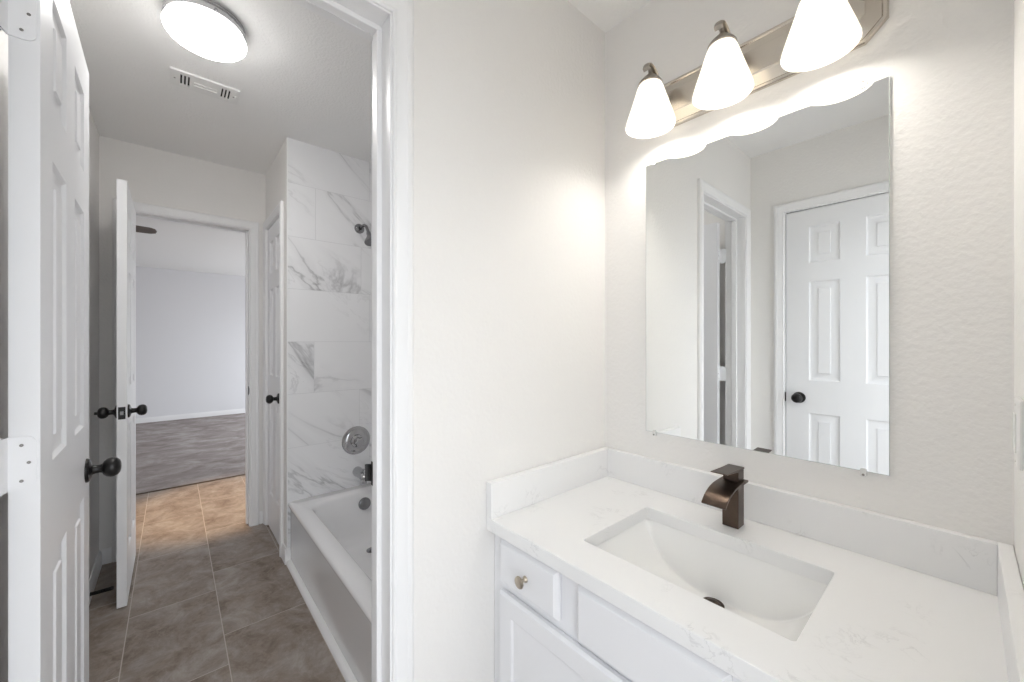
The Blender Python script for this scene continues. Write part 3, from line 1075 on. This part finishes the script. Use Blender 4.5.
m = MB()
steps = [(0.305, 0.076, 0.040, 0.0005), (0.305, 0.076, 0.040, 0.008), (0.302, 0.073, 0.038, 0.011), (0.296, 0.067, 0.035, 0.011), (0.293, 0.064, 0.034, 0.009),
         (0.268, 0.036, 0.020, 0.020), (0.265, 0.033, 0.018, 0.024), (0.260, 0.028, 0.016, 0.024)]
m.loft([[(x, -d, z) for x, z in octo(a, b, c_)] for a, b, c_, d in steps])
m.obj('backplate', M['nickel'], vl, sharp=20)
SY = -0.113
ZS = lambda z: -0.106 + (z + 0.106) * 0.885
ZP = lambda pr: [(r_, ZS(z_)) for r_, z_ in pr]
for sx in (-0.226, -0.014, 0.198):
    arm = []
    for y, z in ((-0.022, 0.012), (-0.034, 0.014), (-0.048, 0.026), (-0.060, 0.048), (-0.072, 0.074), (-0.088, 0.094), (-0.106, 0.104), (-0.122, 0.107), (-0.134, 0.101), (-0.138, 0.091), (-0.131, 0.084)):
        arm.append((sx, y, z if z < 0.03 else ZS(z)))
    a = MB()
    a.tube(arm, 0.006, 12, flat=(0.0115, 0.0042, (1, 0, 0)))
    a.lathe([(0.0004, 0.021), (0.016, 0.021), (0.0155, 0.028), (0.009, 0.031), (0.0004, 0.031)], (sx, 0, 0.012), 'y', 20, flip=-1)
    a.tube([(sx, SY - 0.002, ZS(0.100)), (sx, SY, ZS(0.088)), (sx, SY, ZS(0.076))], 0.006, 12)
    a.obj('arm', M['arm'], vl)
    MB().lathe(ZP([(0.0004, 0.080), (0.008, 0.080), (0.012, 0.074), (0.020, 0.067), (0.0305, 0.055), (0.036, 0.046), (0.0365, 0.040), (0.034, 0.040), (0.0004, 0.042)]), (sx, SY, 0), 'z', 32).obj('socket_cup', M['arm'], vl)
    prof = [(0.0330, 0.0465), (0.0365, 0.0415), (0.0395, 0.035), (0.0435, 0.022), (0.050, -0.004), (0.0585, -0.036), (0.0665, -0.066), (0.0718, -0.087), (0.0745, -0.0985), (0.0748, -0.103), (0.0735, -0.106),
            (0.0715, -0.105), (0.0700, -0.098), (0.0635, -0.068), (0.0555, -0.037), (0.0470, -0.004), (0.0405, 0.022), (0.0365, 0.034), (0.0320, 0.039)]
    sh = MB().lathe([(max(r_ - 0.0035 * (z_ + 0.106) / 0.152, 0.001), ZS(z_)) for r_, z_ in prof], (sx, SY, 0), 'z', 40).obj('glass_shade', M['shade'], vl, sharp=80)
    bl = MB().lathe(ZP([(0.0004, -0.083), (0.010, -0.0815), (0.019, -0.0765), (0.0255, -0.068), (0.029, -0.057), (0.029, -0.046), (0.026, -0.034), (0.020, -0.018), (0.0155, -0.004), (0.0135, 0.008), (0.0135, 0.030), (0.0004, 0.031)]),
                    (sx, SY, 0), 'z', 28).obj('bulb', M['bulb'], vl, sharp=80)

# ------------------------------------------------------------------ tub room ceiling fixtures
cl = thing('ceiling_light', 'round white glowing flush ceiling light with metal rim in the tub room', 'ceiling light', (-1.806, 0.093, CZ))
MB().lathe([(0.0005, -0.0005), (0.1129, -0.0005), (0.1184, -0.004), (0.1184, -0.012), (0.1138, -0.015), (0.1138, -0.022), (0.1212, -0.026), (0.1212, -0.037), (0.1166, -0.040), (0.0005, -0.040)], (0, 0, 0), 'z', 48).obj('rim', M['chrome'], cl)
MB().lathe([(0.0005, -0.098), (0.0370, -0.0972), (0.0694, -0.0935), (0.0944, -0.086), (0.1119, -0.0755), (0.1203, -0.0655), (0.1226, -0.057), (0.1212, -0.050), (0.1175, -0.045), (0.1091, -0.0405)], (0, 0, 0), 'z', 48).obj('glass_dome', M['dome'], cl)
MB().lathe([(0.0003, 0.0), (0.0045, 0.0), (0.0045, 0.008), (0.0003, 0.009)], (0.1175, 0.020, -0.0315), 'x', 12).obj('thumb_screw', M['darkchrome'], cl)

av = thing('air_vent', 'white rectangular ceiling vent cover with two sets of dark slots', 'vent', (-2.277, 0.115, CZ))
hx_, hy_ = 0.066, 0.124
# slotted face: strips between the cut-outs
z0, z1 = -0.009, -0.003
slots = []
for yc in (-0.086, -0.073, -0.060, 0.060, 0.073, 0.086):
    slots.append((yc - 0.0032, yc + 0.0032))
m = MB()
ys = [-hy_] + [v for s in slots for v in s] + [hy_]
for k in range(0, len(ys), 2):
    m.box(-0.043, 0.043, ys[k], ys[k + 1], z0, z1)
m.box(-hx_, -0.043, -hy_, hy_, z0, z1)
m.box(0.043, hx_, -hy_, hy_, z0, z1)
m.box(-hx_, hx_, -hy_, -hy_ + 0.003, z1, -0.0004)
m.box(-hx_, hx_, hy_ - 0.003, hy_, z1, -0.0004)
m.box(-hx_, -hx_ + 0.003, -hy_, hy_, z1, -0.0004)
m.box(hx_ - 0.003, hx_, -hy_, hy_, z1, -0.0004)
m.box(-0.014, -0.011, -0.042, 0.042, z0 - 0.0025, z0)
m.box(0.011, 0.014, -0.042, 0.042, z0 - 0.0025, z0)
m.obj('cover', M['vent'], av)
MB().box(-0.05, 0.05, -0.112, 0.112, -0.0026, -0.0008).obj('duct_shade_sheet', M['dark'], av)  # flat black sheet standing in for the shade inside the duct
for y in (-0.108, 0.104):
    MB().lathe([(0.0003, 0), (0.0035, 0), (0.003, 0.0015), (0.0003, 0.0015)], (0, y, z0), 'z', 12, flip=-1).obj('screw', M['screw'], av)
MB().box(-0.004, 0.012, 0.1085, 0.115, z0 - 0.006, z0).obj('damper_lever', M['vent'], av)

# ------------------------------------------------------------------ bathtub
TX0, TX1, TY0, TY1, TZ = XT + 0.001, XWB - 0.001, 0.503, YB - 0.001, 0.348
tb = thing('bathtub', 'white enamel alcove bathtub below the marble tile', 'bathtub', ((TX0 + TX1) / 2, (TY0 + TY1) / 2, 0))
ox, oy = (TX0 + TX1) / 2, (TY0 + TY1) / 2
tcx = ox


def rr(x0, x1, y0, y1, r, z, n=8):
    return [(px - ox, py - oy, z) for px, py in rounded_rect(x0, x1, y0, y1, r, n)]


rings = []
N8 = 8
# outside from the floor up the apron, over the rim, down into the basin
rings.append(rr(TX0, TX1, TY0 + 0.010, TY1, 0.002, 0.0, N8))
rings.append(rr(TX0, TX1, TY0 + 0.010, TY1, 0.002, 0.30, N8))
rings.append(rr(TX0, TX1, TY0 + 0.002, TY1, 0.002, 0.318, N8))
rings.append(rr(TX0, TX1, TY0 - 0.002, TY1, 0.002, 0.330, N8))
rings.append(rr(TX0, TX1, TY0, TY1, 0.003, 0.341, N8))
rings.append(rr(TX0 + 0.004, TX1 - 0.004, TY0 + 0.007, TY1 - 0.004, 0.006, TZ, N8))
rings.append(rr(TX0 + 0.09, TX1 - 0.12, TY0 + 0.074, TY1 - 0.055, 0.10, TZ - 0.002, N8))
rings.append(rr(TX0 + 0.098, TX1 - 0.13, TY0 + 0.081, TY1 - 0.062, 0.11, TZ - 0.008, N8))
rings.append(rr(TX0 + 0.104, TX1 - 0.14, TY0 + 0.086, TY1 - 0.067, 0.115, TZ - 0.022, N8))
rings.append(rr(TX0 + 0.118, TX1 - 0.20, TY0 + 0.098, TY1 - 0.078, 0.12, 0.20, N8))
rings.append(rr(TX0 + 0.136, TX1 - 0.29, TY0 + 0.112, TY1 - 0.092, 0.12, 0.11, N8))
rings.append(rr(TX0 + 0.160, TX1 - 0.36, TY0 + 0.135, TY1 - 0.115, 0.11, 0.078, N8))
rings.append(rr(TX0 + 0.20, TX1 - 0.42, TY0 + 0.18, TY1 - 0.16, 0.08, 0.068, N8))
rings.append(rr(TX0 + 0.34, TX1 - 0.60, TY0 + 0.30, TY1 - 0.28, 0.03, 0.066, N8))
MB().loft(rings, False, True, True, True).obj('tub_shell', M['enamel'], tb, sharp=60)
ov = MB().lathe([(0.0004, 0.012), (0.012, 0.012), (0.030, 0.010), (0.036, 0.006), (0.037, 0.0), (0.037, -0.004)], (0, 0, 0), 'x', 32)
o = ov.obj('overflow_plate', M['darkchrome'], tb)
o.location = (TX0 + 0.112 - ox, 0.897 - oy, 0.268)
o.rotation_euler = (0, math.radians(-8), 0)
MB().lathe([(0.0004, 0.004), (0.012, 0.004), (0.016, 0.002), (0.024, 0.003), (0.030, 0.0), (0.030, -0.003)], (-2.235 - ox, 0.868 - oy, 0.070), 'z', 28).obj('drain', M['darkchrome'], tb)
m = MB()
q = [(0.0, 0.0)] + [(-0.024 * math.cos(k / 6 * PI / 2), 0.022 * math.sin(k / 6 * PI / 2)) for k in range(7)]
m.prism([(TY0 + 0.0095 + a, b + 0.0003) for a, b in q], 'x', TX0 + 0.014, TX1)
structure(m.obj('trim_tub_base', M['trim'], sharp=40), 'white quarter round strip along the foot of the tub apron', 'trim')

# shower fittings on the plumbing wall
PY = 0.893
sv = thing('shower_valve', 'round chrome shower valve plate with knob on the marble tile', 'shower valve', (XT, 0.884, 0.640))
MB().lathe([(0.0005, 0.0005), (0.088, 0.0005), (0.089, 0.004), (0.086, 0.008), (0.074, 0.011), (0.070, 0.010), (0.064, 0.013), (0.050, 0.017), (0.0005, 0.018)], (0, 0, 0), 'x', 48).obj('escutcheon', M['chrome'], sv)
m = MB()
m.lathe([(0.0005, 0.017), (0.040, 0.017), (0.038, 0.028), (0.030, 0.033), (0.0265, 0.036), (0.0265, 0.052), (0.0005, 0.052)], (0, 0, 0), 'x', 32)
rings = []
for d_, s_ in ((0.052, 1.0), (0.060, 1.08), (0.078, 1.0), (0.084, 0.85)):
    rings.append([(d_, s_ * (0.026 + 0.0035 * math.cos(6 * 2 * PI * k / 48)) * math.cos(2 * PI * k / 48), s_ * (0.026 + 0.0035 * math.cos(6 * 2 * PI * k / 48)) * math.sin(2 * PI * k / 48)) for k in range(48)])
m.loft(rings, True, True, True, True)
m.obj('handle', M['chrome'], sv)

ts = thing('tub_spout', 'chrome tub spout below the shower valve', 'tub spout', (XT, PY, 0.440))
rings = []
for x, zc, ry, rz in ((0.0005, 0.0, 0.031, 0.031), (0.012, 0.0, 0.0315, 0.031), (0.035, 0.0, 0.029, 0.029), (0.070, -0.002, 0.027, 0.026), (0.105, -0.006, 0.025, 0.024), (0.128, -0.012, 0.022, 0.022), (0.138, -0.018, 0.016, 0.016)):
    rings.append([(x, ry * math.cos(2 * PI * k / 28), zc + rz * math.sin(2 * PI * k / 28)) for k in range(28)])
m = MB().loft(rings, True, True, True, True)
m.lathe([(0.0005, 0.0), (0.017, 0.0), (0.019, 0.022), (0.0005, 0.022)], (0.112, 0, -0.046), 'z', 24)
m.obj('spout_body', M['chrome'], ts)
MB().lathe([(0.0004, 0.018), (0.004, 0.018), (0.004, 0.032), (0.008, 0.034), (0.008, 0.040), (0.0004, 0.041)], (0.105, 0, 0.0), 'z', 16).obj('diverter_pin', M['chrome'], ts)

shw = thing('showerhead', 'dark chrome shower head on a bent arm high on the marble tile', 'shower head', (XT, 0.905, 1.992))
MB().lathe([(0.0004, 0.0005), (0.031, 0.0005), (0.031, 0.004), (0.026, 0.012), (0.016, 0.017), (0.0115, 0.018)], (0, 0, 0), 'x', 28).obj('flange', M['darkchrome'], shw)
MB().tube([(0.004, 0, 0), (0.05, 0.001, 0.006), (0.085, 0.002, 0.004), (0.112, 0.003, -0.010), (0.130, 0.004, -0.032), (0.143, 0.005, -0.056)], 0.0095, 14).obj('arm', M['darkchrome'], shw)
hd_ = MB().lathe([(0.0004, 0.006), (0.012, 0.004), (0.014, -0.010), (0.013, -0.022), (0.020, -0.040), (0.032, -0.058), (0.036, -0.070), (0.034, -0.075), (0.0004, -0.074)], (0, 0, 0), 'z', 28).obj('spray_head', M['darkchrome'], shw)
hd_.location = (0.143, 0.005, -0.056)
hd_.rotation_euler = (0, math.radians(-28), 0)

# ------------------------------------------------------------------ small plate on the right wall
op = thing('outlet_plate', 'white electrical plate on the right wall above the counter end', 'outlet', (XR, 1.085, 1.112))
m = MB()
rings = []
for ins, d_ in ((0.0, 0.0004), (0.0, 0.004), (0.002, 0.006), (0.004, 0.0065)):
    rings.append([(-d_, y, z) for y, z in rounded_rect(-0.036 + ins, 0.036 - ins, -0.0575 + ins, 0.0575 - ins, 0.004)])
m.loft(rings)
m.obj('cover', M['plate'], op)
MB().box(-0.0085, -0.006, -0.016, 0.016, -0.033, 0.033).obj('receptacle', M['plate'], op, bevel=0.001)
for z in (-0.048, 0.048):
    MB().lathe([(0.0003, 0), (0.003, 0), (0.0025, 0.0012), (0.0003, 0.0012)], (-0.0065, 0, z), 'x', 12, flip=-1).obj('screw', M['plate'], op)

# ------------------------------------------------------------------ bedroom ceiling fan; unseen downlight added for the warm pool on the tile
fn = thing('ceiling_fan', 'dark ceiling fan blade tip showing through the far doorway', 'ceiling fan', (-4.95, -0.735, CZ))
MB().lathe([(0.0005, -0.0005), (0.075, -0.0005), (0.078, -0.03), (0.060, -0.05), (0.085, -0.06), (0.105, -0.09), (0.105, -0.15), (0.080, -0.19), (0.0005, -0.20)], (0, 0, 0), 'z', 32).obj('motor_housing', M['fan'], fn)
for k in range(5):
    a = PI / 2 + k * 2 * PI / 5
    rot = Matrix.Rotation(a, 4, 'Z') @ Matrix.Rotation(math.radians(-13), 4, 'X')
    m = MB()
    out = [(0.17, -0.040), (0.30, -0.055), (0.50, -0.064), (0.58, -0.060), (0.615, -0.040), (0.625, 0.0), (0.615, 0.040), (0.58, 0.060), (0.50, 0.064), (0.30, 0.055), (0.17, 0.040)]
    m.prism(out, 'z', -0.004, 0.004)
    m.box(0.08, 0.22, -0.015, 0.015, 0.004, 0.009)
    b_ = m.obj('blade', M['fan'], fn, bevel=0.0015)
    b_.matrix_local = Matrix.Translation((0, 0, -0.140)) @ rot
el = thing('added_downlight', 'added unseen warm downlight inside the bedroom entry, hidden above the doorway', 'ceiling light', (-3.84, 0.30, CZ))
MB().lathe([(0.055, -0.0005), (0.085, -0.0005), (0.086, -0.004), (0.080, -0.007), (0.058, -0.006), (0.055, -0.0005)], (0, 0, 0), 'z', 36).obj('trim_ring', M['vent'], el)
MB().lathe([(0.0005, -0.002), (0.05, -0.002), (0.056, -0.0012)], (0, 0, 0), 'z', 36).obj('lens', M['added_lens'], el)
sp = bpy.data.lights.new('added_downlight_lamp', 'SPOT')  # narrow spot of the added fitting, warms only the entry tile
sp.energy = WARM_POWER
sp.color = (1.0, 0.66, 0.34)
sp.spot_size = math.radians(37)
sp.spot_blend = 0.6
sp.shadow_soft_size = 0.05
so = bpy.data.objects.new('added_downlight_lamp', sp)
COL.objects.link(so)
so.parent = el
so.location = (0, 0, -0.010)
